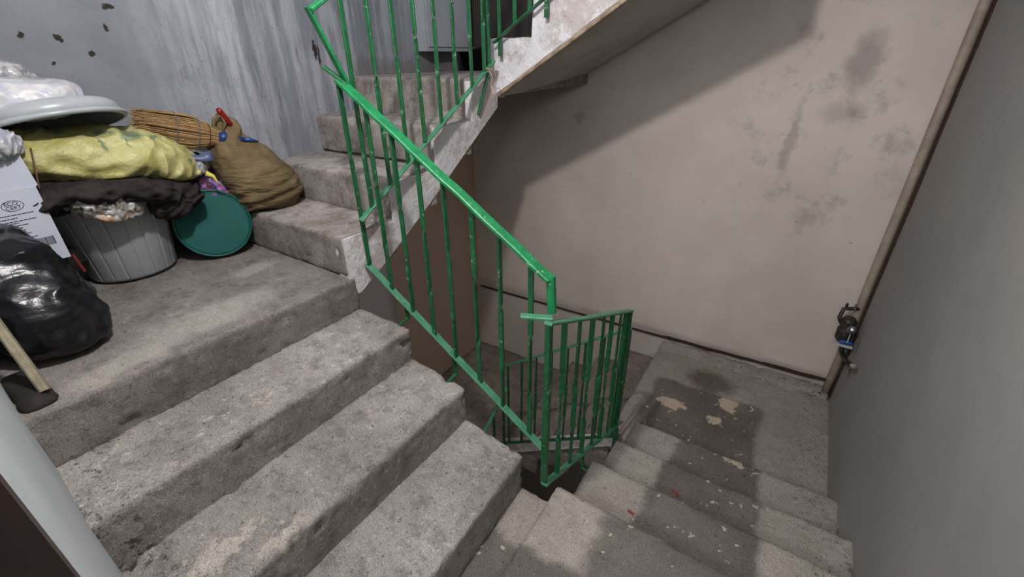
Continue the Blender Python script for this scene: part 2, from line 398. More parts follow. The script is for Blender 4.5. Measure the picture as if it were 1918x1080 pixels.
def backw(u, v): return (u, YB+0.004*nz((u, 0, v), 2.4, 3)+0.0012*nz((u, 0, v), 20, 3)+(0.016 if v < -0.60+0.02*u else 0), v)
struct('wall_back', sheet(backw, rng(-1.75, 1.55, 0.03), rng(BOTZ, -0.9, .3)+rng(-0.88, 2.0, 0.03)+rng(2.1, TOPZ, .3), (0, 0.12, 0)), M_back, True)
def rightw(u, v): return (XR-0.004*nz((0, u, v), 2.4, 8)-0.001*nz((0, u, v), 18, 8), u, v)
struct('wall_right', sheet(rightw, rng(-0.95, 2.6, 0.04), rng(BOTZ, -0.9, .3)+rng(-0.88, 2.0, 0.04)+rng(2.1, TOPZ, .3), (0.12, 0, 0)), M_rightw, True)
def ynear(x): return -0.75-0.05*(x+0.5)
def nearw(u, v): return (u, ynear(u)+0.002*nz((u, 0, v), 5, 3), v)
struct('wall_near', sheet(nearw, rng(-1.7, 0.414, 0.03), rng(BOTZ, -0.2, .3)+rng(-0.18, 2.0, 0.05)+rng(2.1, TOPZ, .3), (0, -0.16, 0)), M_near, True)
# doorway behind the camera, its dark frame and the gloom beyond it
M_frame = simple('dark brown door frame', lin(52, 40, 36), lin(38, 30, 28), 12, 0.5, stretch=(1, 1, .2))
bm = box(0.414, 0.475, -0.985, -0.793, -0.1, 2.05); box(1.38, 1.437, -0.985, -0.80, -0.1, 2.05, bm); box(0.414, 1.437, -0.985, -0.80, 2.05, 2.12, bm)
struct('door_1', bm, M_frame)
struct('wall_above_door', box(0.414, XR, -1.0, -0.80, 2.12, TOPZ), M_near)
struct('wall_below_door', box(0.414, XR, -1.0, -0.80, BOTZ, -0.12), M_near)
bm = box(0.30, 0.414, -1.3, -0.98, -0.1, 2.3); box(0.3, 1.55, -2.25, -2.2, -0.1, 2.3, bm); box(0.25, 0.3, -2.25, -1.3, -0.1, 2.3, bm); box(1.5, 1.55, -2.25, -0.95, -0.1, 2.3, bm)
struct('wall_corridor', bm, M_dark)
struct('floor_corridor', box(0.25, 1.55, -2.25, -0.80, -0.18, -0.02), M_dim)
struct('ceiling_corridor', box(0.25, 1.55, -2.25, -0.80, 2.3, 2.4), M_ceil)
bm = box(-1.8, 1.6, -1.0, 0.24, TOPZ, TOPZ+0.1); box(-1.8, 1.6, 1.6, 2.65, TOPZ, TOPZ+0.1, bm); box(-1.8, -0.9, 0.24, 1.6, TOPZ, TOPZ+0.1, bm); box(0.8, 1.6, 0.24, 1.6, TOPZ, TOPZ+0.1, bm)  # unseen; opening over the well added to let sky light fill in
struct('ceiling', bm, M_ceil)
struct('floor_bottom', box(-1.8, 1.6, -1.0, 2.65, BOTZ-0.1, BOTZ), M_dim)

# plaster seam along the back wall, mortar ledge at its foot
bm = bmesh.new(); pts = []
for i in range(61):
    u = i/60; x = -1.63+u*3.03; z = (-0.657+(x+1.63)*0.0175) if x < 0.2 else (-0.625+(x-0.2)*0.039)
    k = 0.006 if x < 0.25 else 0.016+0.012*max(0, nz((x, 0, 0), 11, 4))
    if 0.25 < x: z += 0.012*nz((x, 0, 0), 6, 9)
    pts.append((x, z, k))
for (xa, za, ka), (xb, zb_, kb) in zip(pts, pts[1:]):
    prism([(xa, za-ka/2), (xb, zb_-kb/2), (xb, zb_+kb/2), (xa, za+ka/2)], 'y', YB-0.007, YB+0.02, bm)
struct('trim_1', bm, M_rust)
bm = bmesh.new()
roughbox(0.255, 1.425, YB-0.10, YB+0.01, -0.70, [-0.668, -0.655, -0.640, -0.625], r=0.012, res=0.010, amp=0.012, chip=0.05, bm=bm, seed=3)
struct('trim_2', bm, M_right, True)

# ------------------------------------------------------------------ landings
# left landing with the pile (level 4H); its front edge is the first nose of the near flight
bm = roughbox(-1.7, -0.545, -0.90, 0.236, 0.50, [0.68, 0.68, 0.675, 0.664], r=0.010, res=0.014, chip=0.02, seed=3, noseskew=0.03)
struct('floor_landing_left', bm, M_land, True)
# near landing, where the camera stands (level 0)
bm = roughbox(0.262, 0.405, -0.86, 0.232, -0.2, [0, 0, -0.03, -0.035], r=0.02, res=0.016, chip=0.03, seed=8)
roughbox(0.39, XR+.01, -0.86, 0.285, -0.2, [0, 0, 0, 0], r=0.014, res=0.018, chip=0.03, seed=9, bm=bm)
struct('floor_landing_near', bm, M_right, True)
# back right landing (level -4H)
bm = roughbox(0.25, XR+.01, 1.319, YB+.02, -0.84, [-0.68]*4, r=0.015, res=0.02, chip=0.02, seed=14)
struct('floor_landing_back', bm, M_right, True)
# lower back left landing (level -8H)
bm = roughbox(-1.75, -0.541, 1.05, YB+.02, -1.5, [-1.36]*4, r=0.015, res=0.03, chip=0.02, seed=15)
struct('floor_landing_low', bm, M_dim, True)
# upper back left landing (level 8H)
bm = roughbox(-1.75, -0.575, 1.06, YB+.02, 1.27, [1.362]*4, r=0.010, res=0.02, chip=0.02, seed=16)
struct('floor_landing_upper', bm, M_up, True)
# the landings overhead and their flights
struct('ceiling_landing', box(0.235, XR+.01, 1.278, YB+.02, 2.0, 2.08), M_ceil)
struct('ceiling_near', box(0.245, XR+.01, -0.9, 0.24, 2.58, 2.72), M_ceil)
struct('ceiling_left', box(-1.7, -0.541, -0.9, 0.24, 3.26, 3.40), M_ceil)

# ------------------------------------------------------------------ flights of stairs
def flight(label, loc): return thing('stair_flight', label, 'stairs', loc)
# near flight, descending to the right of the picture
fA = flight('near concrete flight with four broad steps dropping right from the cluttered landing', (-0.1, -0.25, 0.0))
stepsA = [(-0.553, -0.270, [0.515, 0.51, 0.524, 0.512], 0.03), (-0.279, 0.003, [0.345, 0.34, 0.372, 0.338], 0.012), (-0.018, 0.283, [0.175, 0.17, 0.186, 0.128], -0.03)]
for i, (x0, x1, tp, sk) in enumerate(stepsA):
    finish('step', roughbox(x0, x1, -0.80, 0.236, tp[0]-0.24, tp, r=0.011, res=0.013, chip=0.036, seed=20+i*3, noseskew=sk), M_step, fA, True)
finish('slab', prism([(-0.6, 0.40), (-0.45, 0.40), (0.22, -0.06), (0.28, -0.19), (0.2, -0.2), (-0.6, 0.30)], 'y', -0.77, 0.225), M_ceil, fA)
# right flight, descending away
fB = flight('speckled concrete flight with worn dark middle descending beside the grey right wall', (0.92, 0.8, -0.6))
stepsB = [(0.279, 0.618, -H, 1), (0.612, 0.955, -2*H, 2), (0.949, 1.325, -3*H, 3)]
for i, (y0, y1, z, s) in enumerate(stepsB):
    finish('step', roughbox(0.405, XR+.01, y0, y1, z-0.22, [z]*4, r=0.017, res=0.015, chip=0.03, seed=40+i*3), M_right, fB, True)
finish('slab', prism([(0.26, -0.19), (1.30, -0.70), (1.35, -0.84), (1.2, -0.84), (0.26, -0.34)], 'x', 0.415, XR), M_ceil, fB)
# flight along the back wall, descending left
fC = flight('dim concrete flight below the back wall with a white painted side strip', (-0.15, 1.9, -1.3))
for i in range(3):
    x1 = 0.27-i*0.264; z = -0.68-(i+1)*H
    finish('step', roughbox(x1-0.29, x1, 1.29, YB+.01, z-0.2, [z]*4, r=0.014, res=0.022, chip=0.02, seed=60+i*3), M_dim, fC, True)
finish('stringer', prism([(0.30, -0.64), (0.30, -0.735), (-0.541, -1.30), (-0.541, -1.16)], 'y', 1.262, 1.285), M_lime, fC)
finish('slab', prism([(0.27, -0.91), (0.27, -1.05), (-0.541, -1.56), (-0.541, -1.42)], 'y', 1.42, YB), M_dark, fC)  # coloured dark so the well under the strip reads as shade
# lower left flight, going down toward the viewer under the near flight
fD = flight('dark lower flight dropping toward the viewer below the near flight', (-1.1, 0.6, -1.6))
for i in range(3):
    y1 = 1.07-i*0.281; z = -1.36-(i+1)*H
    finish('step', roughbox(-1.42, -0.541, y1-0.31, y1, z-0.2, [z]*4, r=0.014, res=0.04, chip=0.02, seed=70+i*3), M_dim, fD, True)
finish('slab', prism([(1.05, -1.58), (1.05, -1.75), (0.0, -2.35), (0.0, -2.2)], 'x', -1.42, -0.545), M_ceil, fD)
# upper left flight, climbing away along the left wall
fE = flight('lime stained flight climbing away along the left wall with white side', (-1.0, 0.7, 0.68))
ys = [0.208, 0.475, 0.770, 1.058]; zt = [0.68, 0.842, 1.005, 1.185, 1.362]
for i in range(3):
    z = zt[i+1]
    lip = 0.0
    finish('step', roughbox(-1.42, -0.543, ys[i], ys[i+1]+0.006, z-0.175, [z]*4, r=0.012, res=0.014, chip=0.022, seed=80+i*3), M_up, fE, True)
finish('step', roughbox(-1.42, -0.576, 1.056, 1.15, 1.02, [1.360]*4, r=0.010, res=0.014, chip=0.02, seed=97), M_up, fE, True)
prof = [(ys[0]+0.004, 0.60), (ys[0]+0.004, zt[1]-0.012)]
for i in range(1, 4): prof += [(ys[i]+0.004, zt[i]-0.012), (ys[i]+0.004, zt[i+1]-0.012)]
prof += [(1.282, zt[4]-0.012), (1.282, 1.22), (0.752, 0.875), (0.427, 0.678), (0.25, 0.585)]
finish('stringer', prism(prof, 'x', -0.60, -0.538), M_lime, fE)
finish('slab', prism([(1.06, 1.15), (1.06, 1.08), (0.24, 0.60), (0.24, 0.68)], 'x', -1.38, -0.60), M_ceil, fE)
# upper back flight, climbing right along the back wall
fF = flight('upper flight climbing right along the back wall, rough white side and smooth soffit', (-0.1, 1.8, 1.4))
xs = [-0.592, -0.333, -0.06, 0.235]; zf = [1.362, 1.535, 1.70, 1.87, 2.04]
for i in range(3):
    finish('step', roughbox(xs[i], xs[i+1]+0.03, 1.295, YB+.01, zf[i+1]-0.06, [zf[i+1]]*4, r=0.012, res=0.025, chip=0.02, seed=90+i*3), M_up, fF, True)
zb = lambda x: 1.284+0.594*(x+0.541)
bm = bmesh.new()
def topF(x):
    for i in range(3, -1, -1):
        if x >= xs[i]: return zf[i+1]
    return zf[0]
n = 150; F1 = []
for i in range(n+1):
    x = -0.60+i*(0.51+0.60)/n
    zt_ = topF(x)-0.004+0.006*nz((x, 0, 0), 22, 3)
    if abs(x-xs[0]) < 0.02: zt_ -= 0.02
    zl = max(1.262, zb(x)) if x > -0.541 else 1.262
    F1.append((x, zl, zt_))
cols = []
for x, z0, z1 in F1:
    row = []
    for j in range(13):
        z = z0+(z1-z0)*j/12; row.append(bm.verts.new((x+(0.004*nz((x, 0, z), 30, 2)), 1.278+0.004*nz((x, 0, z), 18, 6)+0.002*nz((x, 0, z), 50, 6), z)))
    row2 = [bm.verts.new((x, 1.36, z0)), bm.verts.new((x, 1.36, z1))]
    cols.append((row, row2))
for (a, a2), (b, b2) in zip(cols, cols[1:]):
    for j in range(12): bm.faces.new([a[j], b[j], b[j+1], a[j+1]])
    bm.faces.new([a[12], b[12], b2[1], a2[1]]); bm.faces.new([a[0], b[0], b2[0], a2[0]]); bm.faces.new([a2[0], b2[0], b2[1], a2[1]])
bm.faces.new([*cols[0][0], cols[0][1][1], cols[0][1][0]]); bm.faces.new([*cols[-1][0], cols[-1][1][1], cols[-1][1][0]])
finish('stringer', bm, M_lime, fF)
# soffit: skewed slab under the flight
bm = bmesh.new()
v = [bm.verts.new(p) for p in [(-0.541, 1.282, 1.268), (0.51, 1.282, 1.892), (0.51, YB, 1.918), (-0.725, YB, 1.262), (-0.541, 1.282, 1.36), (0.51, 1.282, 1.99), (0.51, YB, 2.02), (-0.725, YB, 1.40)]]
for f in ((0, 1, 2, 3), (4, 5, 6, 7), (0, 1, 5, 4), (1, 2, 6, 5), (2, 3, 7, 6), (3, 0, 4, 7)): bm.faces.new([v[i] for i in f])
finish('soffit', bm, M_ceil, fF)
M_edge = simple('peeling edge strip', lin(150, 132, 112), lin(112, 92, 76), 30, .9)
finish('edge_strip', bar((-0.541, 1.29, 1.272), (0.51, 1.29, 1.896), 0.022, 0.016), M_edge, fF)
# overhead flights, out of frame but shading the place
fG = flight('overhead flight rising from the upper right landing toward the viewer', (0.9, 0.8, 2.0))
finish('slab', prism([(1.30, 2.0), (1.30, 2.12), (0.20, 2.76), (0.20, 2.60)], 'x', 0.415, XR), M_ceil, fG)
fH = flight('overhead flight rising left above the near flight', (-0.15, -0.25, 2.7))
finish('slab', prism([(0.26, 2.58), (0.26, 2.74), (-0.56, 3.40), (-0.56, 3.24)], 'y', -0.80, 0.236), M_ceil, fH)
# lamp that lights the well, hanging under the overhead landing
lm = thing('ceiling_lamp', 'bare bulb hanging under the overhead near landing', 'lamp', LAMP)
finish('cable', tube([(LAMP[0], LAMP[1], 2.62), (LAMP[0], LAMP[1], 2.44)], 0.004), M_dark, lm)
finish('socket', lathe([(0.0, 0.045), (0.018, 0.045), (0.02, 0.0), (0.0, 0.0)], (LAMP[0], LAMP[1], 2.41)), M_dark, lm)

# far dark panel on the back wall of the upper landing
struct('dark_panel', box(-1.60, -0.76, YB-0.03, YB-0.006, 1.362, 3.3), M_dark)

# ------------------------------------------------------------------ railings
def baluster(parent, x, y, z0, z1, w=0.019, d=0.0085, ang=0.0, tw=(0.38, 0.73), hand=1, name='baluster', mat=None, lean=(0, 0)):
    bm = bmesh.new(); L = z1-z0; rings = []
    hs = [0.0]; angs = [ang]
    a = ang
    for t in tw:
        for k in range(7):
            hs.append(1-t-0.018*(0.75/L)+0.036*(0.75/L)*k/6); angs.append(None)
    st = sorted([1-t for t in tw]); rows = [(0.0, ang)]
    a = ang
    for t in st:
        for k in range(7): rows.append((t-0.022*0.75/L+0.044*0.75/L*k/6, a+hand*math.pi/2*k/6))
        a += hand*math.pi/2
    rows.append((1.0, a))
    for i, (f, an) in enumerate(rows):
        bend = Vector((0.0022*nz((x, y, f), 3, 4), 0.0022*nz((x, y, f), 3, 9), 0))
        c = Vector((x+lean[0]*f, y+lean[1]*f, z0+L*f))+bend; cs, sn = math.cos(an), math.sin(an)
        pr = [(-w/2, -d/2+.0015), (-w/2+.0015, -d/2), (w/2-.0015, -d/2), (w/2, -d/2+.0015), (w/2, d/2-.0015), (w/2-.0015, d/2), (-w/2+.0015, d/2), (-w/2, d/2-.0015)]
        rings.append([bm.verts.new(c+Vector((p*cs-q*sn, p*sn+q*cs, 0))) for p, q in pr])
    for p, q in zip(rings, rings[1:]):
        for i in range(8): bm.faces.new([p[i], p[(i+1) % 8], q[(i+1) % 8], q[i]])
    bm.faces.new(rings[0][::-1]); bm.faces.new(rings[-1])
    return finish(name, bm, mat or M_bal, parent)
# near flight railing (plane y = 0.30)
RA = thing('stair_railing', 'bright green railing sloping down across the picture beside the near flight', 'railing', (-0.1, 0.3, 0.3))
ta = lambda x: 1.383+(x+0.507)*(0.857-1.383)/(0.310+0.507)
ba = lambda x: 0.697+(x+0.526)*(0.144-0.697)/(0.299+0.526)
finish('handrail', bar((-0.512, 0.3, ta(-0.512)), (0.322, 0.3, ta(0.322)), 0.040, 0.015, seg=40, jitter=0.003), M_rail, RA)
finish('bottom_rail', bar((-0.53, 0.3, ba(-0.53)), (0.315, 0.3, ba(0.315)), 0.030, 0.009, seg=12, jitter=0.002, seed=4), M_low, RA)
for i, x in enumerate([-0.519, -0.403, -0.294, -0.189, -0.083, 0.028, 0.134, 0.252]):
    baluster(RA, x, 0.3, ba(x), (ta(x) if i else 1.405)-0.005, ang=0 if i % 2 else math.pi/2, hand=1 if i % 2 else -1)
finish('post', bar((0.322, 0.3, 0.862), (0.335, 0.292, 0.742), 0.026, 0.022, upv=(0, 1, 0)), M_rail, RA)
finish('corner_bar', bar((0.268, 0.213, 0.748), (0.352, 0.262, 0.742), 0.026, 0.012), M_low, RA)
finish('corner_bar', bar((-0.545, 0.272, 1.428), (-0.487, 0.31, 1.372), 0.026, 0.010), M_bal, RA)
for x, z in ((-0.338, 0.50), (-0.103, 0.31)):
    finish('bracket', bar((x, 0.3, ba(x)), (x+0.01, 0.3, z), 0.016, 0.008, upv=(0, 1, 0), bm=bar((x+0.01, 0.3, z+0.005), (x+0.01, 0.21, z-0.01), 0.014, 0.010)), M_bal, RA)
# right flight railing (plane x = 0.36)
RB = thing('stair_railing', 'green railing standing over the dark well beside the right flight', 'railing', (0.36, 0.7, -0.2))
tb = lambda y: 0.735+(y-0.24)*(0.373-0.735)/(1.06-0.24)
bb = lambda y: 0.030+(y-0.24)*(-0.432-0.030)/(1.20-0.24)
finish('handrail', bar((0.352, 0.235, tb(0.235)), (0.36, 1.068, tb(1.068)), 0.028, 0.011, seg=20, jitter=0.002), M_low, RB)
finish('bottom_rail', bar((0.36, 0.235, bb(0.235)), (0.36, 1.16, bb(1.16)), 0.028, 0.010, seg=20, jitter=0.002, seed=3), M_low, RB)
baluster(RB, 0.352, 0.245, bb(0.245), tb(0.245), w=0.024, d=0.018, tw=(0.36,), name='post', mat=M_bal)
for i, y in enumerate([0.338, 0.462, 0.583, 0.706, 0.806, 0.925, 0.995]):
    baluster(RB, 0.36, y, bb(y), tb(y), w=0.020, d=0.0085, ang=math.pi/2 if i % 2 else 0.5, hand=1 if i % 2 else -1, tw=(0.42, 0.72))
baluster(RB, 0.36, 1.06, bb(1.10), tb(1.06), w=0.022, d=0.014, tw=(0.36, 0.55), name='post', lean=(0, 0))
finish('bracket', bar((0.36, 0.60, bb(0.60)), (0.36, 0.62, -0.26), 0.016, 0.01, upv=(0, 1, 0), bm=bar((0.355, 0.62, -0.258), (0.42, 0.62, -0.27), 0.016, 0.01)), M_bal, RB)
# left upper flight railing (plane x = -0.50)
RD = thing('stair_railing', 'green railing climbing beside the white side of the upper left flight', 'railing', (-0.5, 0.7, 0.9))
bd = lambda y: 0.893+(y-0.279)*(1.386-0.893)/(1.12-0.279)
td = lambda y: 1.612+(y-0.27)*0.586
finish('bottom_rail', bar((-0.5, 0.279, bd(0.279)), (-0.5, 1.20, bd(1.20)), 0.026, 0.008, seg=20, jitter=0.002), M_low, RD)
finish('handrail', bar((-0.5, 0.225, td(0.225)-.005), (-0.5, 1.27, td(1.27)), 0.032, 0.012, seg=20, jitter=0.002), M_rail, RD)
finish('link_bar', bar((-0.508, 0.225, 1.592), (-0.494, 0.318, 1.372), 0.030, 0.010, upv=(0.2, 1, 0)), M_rail, RD)
for i, y in enumerate([0.345, 0.452, 0.565, 0.675, 0.790, 0.905, 1.020, 1.120]):
    baluster(RD, -0.5, y, bd(y), td(y), ang=0 if i % 2 else math.pi/2, hand=1 if i % 2 else -1, tw=(0.45, 0.72))
baluster(RD, -0.515, 1.18, 1.40, td(1.18), w=0.018, d=0.014, ang=0, name='post', tw=(0.4, 0.7))
finish('bracket', bar((-0.505, 1.16, 1.385), (-0.53, 1.10, 1.20), 0.016, 0.010, upv=(0, 1, 0)), M_bal, RD)
# lower back flight railing (plane y = 1.22)
M_shade = green('shaded green enamel', lin(26, 84, 52), lin(20, 64, 40), lin(14, 30, 22), .6)  # darker copy of the green enamel, the well's shade put into its colour
RC = thing('stair_railing', 'dark green railing of the lower back flight seen through the well', 'railing', (-0.1, 1.22, -0.5))
tc = lambda x: -0.401+(x+0.483)*(0.163+0.401)/(0.311+0.483)
bc = lambda x: -1.066+(x+0.401)*(-0.574+1.066)/(0.364+0.401)
finish('handrail', bar((-0.49, 1.22, tc(-0.49)), (0.33, 1.22, tc(0.33)), 0.026, 0.010, seg=10), M_low, RC)
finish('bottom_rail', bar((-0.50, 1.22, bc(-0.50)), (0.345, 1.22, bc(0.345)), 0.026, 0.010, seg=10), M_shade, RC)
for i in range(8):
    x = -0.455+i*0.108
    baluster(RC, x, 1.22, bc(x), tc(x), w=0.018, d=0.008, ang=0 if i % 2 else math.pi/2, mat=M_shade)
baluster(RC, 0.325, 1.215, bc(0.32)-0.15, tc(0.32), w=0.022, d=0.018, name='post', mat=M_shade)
# lower left flight railing, only its top end is in view
RL = thing('stair_railing', 'short green rail end leaning below the near flight railing', 'railing', (-0.5, 1.1, -0.8))
finish('handrail', bar((-0.5, 1.27, -0.635), (-0.5, 0.85, -0.90), 0.026, 0.012), M_low, RL)
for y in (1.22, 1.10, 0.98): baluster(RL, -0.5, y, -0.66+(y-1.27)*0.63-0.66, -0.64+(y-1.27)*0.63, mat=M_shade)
# upper back flight railing
RF = thing('stair_railing', 'dark green railing fixed to the rough white side of the upper back flight', 'railing', (-0.1, 1.24, 1.5))
bf = lambda x: 1.50+(x+0.541)*0.60
finish('bottom_rail', bar((-0.52, 1.235, bf(-0.52)), (0.25, 1.235, bf(0.25)), 0.026, 0.009), M_bal, RF)
finish('handrail', bar((-0.52, 1.235, bf(-0.52)+0.7), (0.25, 1.235, bf(0.25)+0.7), 0.030, 0.012), M_bal, RF)
baluster(RF, -0.490, 1.240, 1.455, bf(-0.49)+0.7, w=0.017, d=0.012, name='post', tw=(0.5, 0.3))
baluster(RF, -0.240, 1.245, 1.605, bf(-0.24)+0.7, w=0.017, d=0.012, name='post', tw=(0.5, 0.3))
for x in (-0.40, -0.32, -0.14, -0.05, 0.05, 0.15): baluster(RF, x, 1.235, bf(x), bf(x)+0.7)
M_cord = simple('straw cord', lin(186, 150, 120), rough=.9)
tag(finish('cord', tube([(-0.50, 1.13, 1.40), (-0.485, 1.14, 1.395), (-0.475, 1.15, 1.37), (-0.49, 1.16, 1.33), (-0.47, 1.15, 1.29)], 0.0022, 6, bm=tube([(-0.49, 1.12, 1.405), (-0.47, 1.14, 1.40), (-0.465, 1.16, 1.385), (-0.47, 1.18, 1.35)], 0.002, 6)), M_cord), 'frayed straw coloured cord tied to the upper green rail', 'cord')

# ------------------------------------------------------------------ upper landing things
M_cab = simple('pale grey enamel', lin(150, 154, 160), lin(142, 146, 152), 5, .45)
cb = thing('meter_cabinet', 'pale grey metal meter cabinet hung on the wall above the upper landing', 'cabinet', (-1.5, 1.8, 1.49))
finish('cabinet_body', box(-1.405, -1.285, 1.60, 2.02, 1.487, 2.05), M_cab, cb)
dr = finish('door', box(-1.285, -1.277, 1.612, 2.008, 1.512, 2.035), M_cab, cb)
M_black = simple('black plastic', lin(24, 22, 22), lin(16, 15, 15), 9, .5)
pt = thing('flower_pot', 'black plastic pot standing on the upper landing below the cabinet', 'pot', (-1.40, 2.22, 1.36))
finish('pot_body', lathe([(0, 0), (.075, 0), (.105, .13), (.112, .13), (.112, .155), (.100, .155), (.07, .01), (0, .01)], (-1.40, 2.22, 1.364)), M_black, pt, True)
finish('soil', lathe([(0, .0), (.095, .0)], (-1.40, 2.22, 1.49)), M_rust, pt)

# ------------------------------------------------------------------ corner pipe and valve
M_pipe = simple('beige painted pipe', lin(158, 146, 132), lin(140, 128, 116), 12, .6)
pp = thing('pipe', 'beige painted pipe running down the corner of back and right walls', 'pipe', (1.405, 2.44, -0.68))
finish('pipe_run', tube([(1.402, 2.442, z) for z in rng(-0.70, 3.5, 0.3)], 0.024, 16), M_pipe, pp, True)
finish('elbow', tube([(1.398, 2.435, -0.20), (1.39, 2.41, -0.19), (1.36, 2.385, -0.19)], 0.02, 12), M_pipe, pp, True)
struct('gap_shade', box(1.427, 1.4355, 2.40, 2.425, -0.66, 3.5), M_rust)  # added dark strip painting the shaded gap between pipe and wall
M_brass = simple('dirty dark metal', lin(34, 30, 28), lin(78, 70, 62), 60, .5, .5, metal=0.4)
M_chrome = simple('scuffed chrome', lin(200, 200, 205), lin(120, 122, 128), 60, .25, .6, metal=0.9)
M_blue = simple('blue plastic', lin(30, 66, 120), lin(36, 78, 140), 9, .4)
M_wp = simple('white plastic', lin(176, 180, 184), lin(160, 164, 168), 9, .4)
vl = thing('water_valve', 'dark metal valve with blue handle and bent hose on the corner pipe', 'valve', (1.37, 2.37, -0.30))
finish('valve_body', lathe([(0, -.12), (.03, -.12), (.045, -.10), (.045, -.03), (.038, -.02), (.042, .0), (.042, .03), (.028, .05), (0, .05)], (1.365, 2.36, -0.06), n=24), M_brass, vl, True)
finish('bracket', tube([(1.40, 2.43, 0.03), (1.36, 2.40, 0.035), (1.318, 2.38, 0.03), (1.312, 2.37, -0.03), (1.33, 2.36, -0.06)], 0.012, 8), M_brass, vl, True)
finish('dial', lathe([(0, .0), (.026, 0), (.026, .01), (.015, .02), (0, .02)], (1.385, 2.31, -0.065), axis=(-0.3, -0.8, 0.5), n=24), M_chrome, vl, True)
finish('screw', tube([(1.33, 2.395, 0.035), (1.328, 2.39, 0.065)], 0.008, 8), M_rust, vl)
finish('screw', tube([(1.372, 2.395, 0.035), (1.372, 2.39, 0.07)], 0.007, 8), M_chrome, vl)
finish('rod', tube([(1.385, 2.30, -0.07), (1.387, 2.30, -0.155)], 0.0035, 8), M_wp, vl)
finish('handle', roughbox(1.345, 1.42, 2.30, 2.35, -0.175, [-0.150]*4, r=.012, res=.01, amp=.001, chip=0), M_blue, vl, True)
finish('plate', roughbox(1.325, 1.425, 2.295, 2.345, -0.192, [-0.180]*4, r=.004, res=.01, amp=.001, chip=0), M_wp, vl, True)
hp = [(1.375, 2.33, -0.19), (1.378, 2.33, -0.225), (1.385, 2.27, -0.235), (1.395, 2.16, -0.205), (1.402, 2.04, -0.155)]
hs_ = finish('hose', tube(hp, 0.013, 12), M_black, vl, True)
finish('nozzle', tube([hp[-1], (1.405, 1.99, -0.130)], [0.011, 0.014], 12), M_pipe, hs_, True)

# ------------------------------------------------------------------ the pile on the left landing
# grey bin
M_bin = simple('grey plastic', lin(150, 154, 156), lin(134, 138, 140), 3, .42, .45)
bn = thing('bin', 'grey ribbed plastic bin heaped with rags on the left landing', 'bin', (-1.35, -0.22, 0.68))
rib = lambda t, h: 1-0.022*(1 if (t*20/(2*math.pi)) % 1 < 0.07 else 0)
finish('bin_body', lathe([(0, 0.004), (.140, 0.004), (.146, .014), (.176, .290), (.178, .300), (.170, .300), (.138, .02), (0, .02)], (-1.35, -0.22, 0.682), n=320, mod=rib), M_bin, bn, True)
finish('rim', lathe([(.172, .296), (.188, .296), (.190, .306), (.188, .316), (.172, .316), (.172, .296)], (-1.35, -0.22, 0.682), n=64), M_wp, bn, True)
# green lid
def green_lid_mat():
    t = NT('teal plastic', .6, .25)
    c = t.mix(t.ramp(t.noise(6, 3, .5), .4, .6), lin(20, 78, 74), lin(24, 86, 82))
    wv = t.warped(12, 0.05)
    c = t.mix(t.math('MULTIPLY', t.box(wv, (None, 0.075, 0.74), (None, 0.15, 0.93), 0.008), .5), c, lin(18, 74, 66))
    return t.col(c)
M_teal = green_lid_mat()
ax = Vector((0.90, -0.36, 0.24)).normalized(); lc = Vector((-1.195, 0.058, 0.824))
gl = thing('lid', 'round teal green plastic lid standing on edge against the bin', 'lid', tuple(lc-Vector((0, 0, .13))))
rL = 0.143
finish('disc', lathe([(0, -.006), (rL*.95, -.006), (rL*.95, .0), (rL*.91, .002), (rL*.90, -.001), (0, -.001)], lc, ax, n=72), M_teal, gl)
finish('rim', lathe([(rL*.94, -.03), (rL, -.03), (rL*1.01, .004), (rL*.985, .009), (rL*.955, .007), (rL*.94, -.0), (rL*.94, -.03)], lc, ax, n=72), simple('teal rim', lin(18, 84, 76), lin(14, 66, 60), 10, .4), gl, True)
# brown cloth sack
def canvas():
    t = NT('brown canvas', .95, .1)
    c = t.mix(t.ramp(t.noise(7, 4, .6), .35, .65), lin(92, 78, 57), lin(114, 99, 74))
    low = t.ramp(t.xyz()[2], 0.95, 1.06, 1.0, 0.25)
    t.bump(t.math('MULTIPLY', low, t.noise(14, 4, .55, stretch=(1, .7, 4.0))), 1.0, .03)
    t.bump(t.noise(160, 3, .6), .3, .002)
    return t.col(c)
M_sack = canvas()
def sackfold(p, th, u): return (0.008*math.sin(p.z*120+9*nz(p, 5, 3)-p.y*30)*max(0, min(1, (1.03-p.z)/0.12))*(0.6+nz(p, 7, 2)) + 0.010*max(0, min(1, (p.z-1.08)/0.08))*math.sin(p.y*90+p.x*60+4*nz(p, 6, 5)))
sk = thing('sack', 'full brown canvas sack slumped on the first step by the left wall', 'sack', (-1.18, 0.32, 0.85))
st = [(-1.17, .325, .850, .06, .08), (-1.17, .325, .862, .12, .125), (-1.18, .318, .90, .14, .140), (-1.20, .292, .97, .135, .132), (-1.22, .262, 1.04, .125, .118), (-1.235, .243, 1.10, .105, .095), (-1.24, .243, 1.15, .08, .065), (-1.245, .250, 1.19, .045, .040), (-1.25, .245, 1.225, .03, .03), (-1.25, .235, 1.25, .008, .012)]
skb = finish('sack_body', sweep(st, n=90, m=100, wr=.010, ws=11, seed=4, folds=sackfold, sq=2.2), M_sack, sk, True)
finish('strap', tube([(-1.20, .215, 1.175), (-1.20, .175, 1.205), (-1.20, .185, 1.235), (-1.20, .215, 1.245), (-1.20, .225, 1.215), (-1.2, .205, 1.185)], 0.007, 8), M_sack, sk, True)
M_red = simple('red painted handle', lin(132, 28, 20), lin(110, 22, 16), 14, .35)
tag(finish('tool_handle', tube([(-1.215, .262, 1.185), (-1.205, .238, 1.225), (-1.195, .215, 1.262), (-1.193, .209, 1.272)], [.010, .012, .012, .008], 14), M_red, None, True), 'red round tool handle poking up out of the brown sack', 'tool')
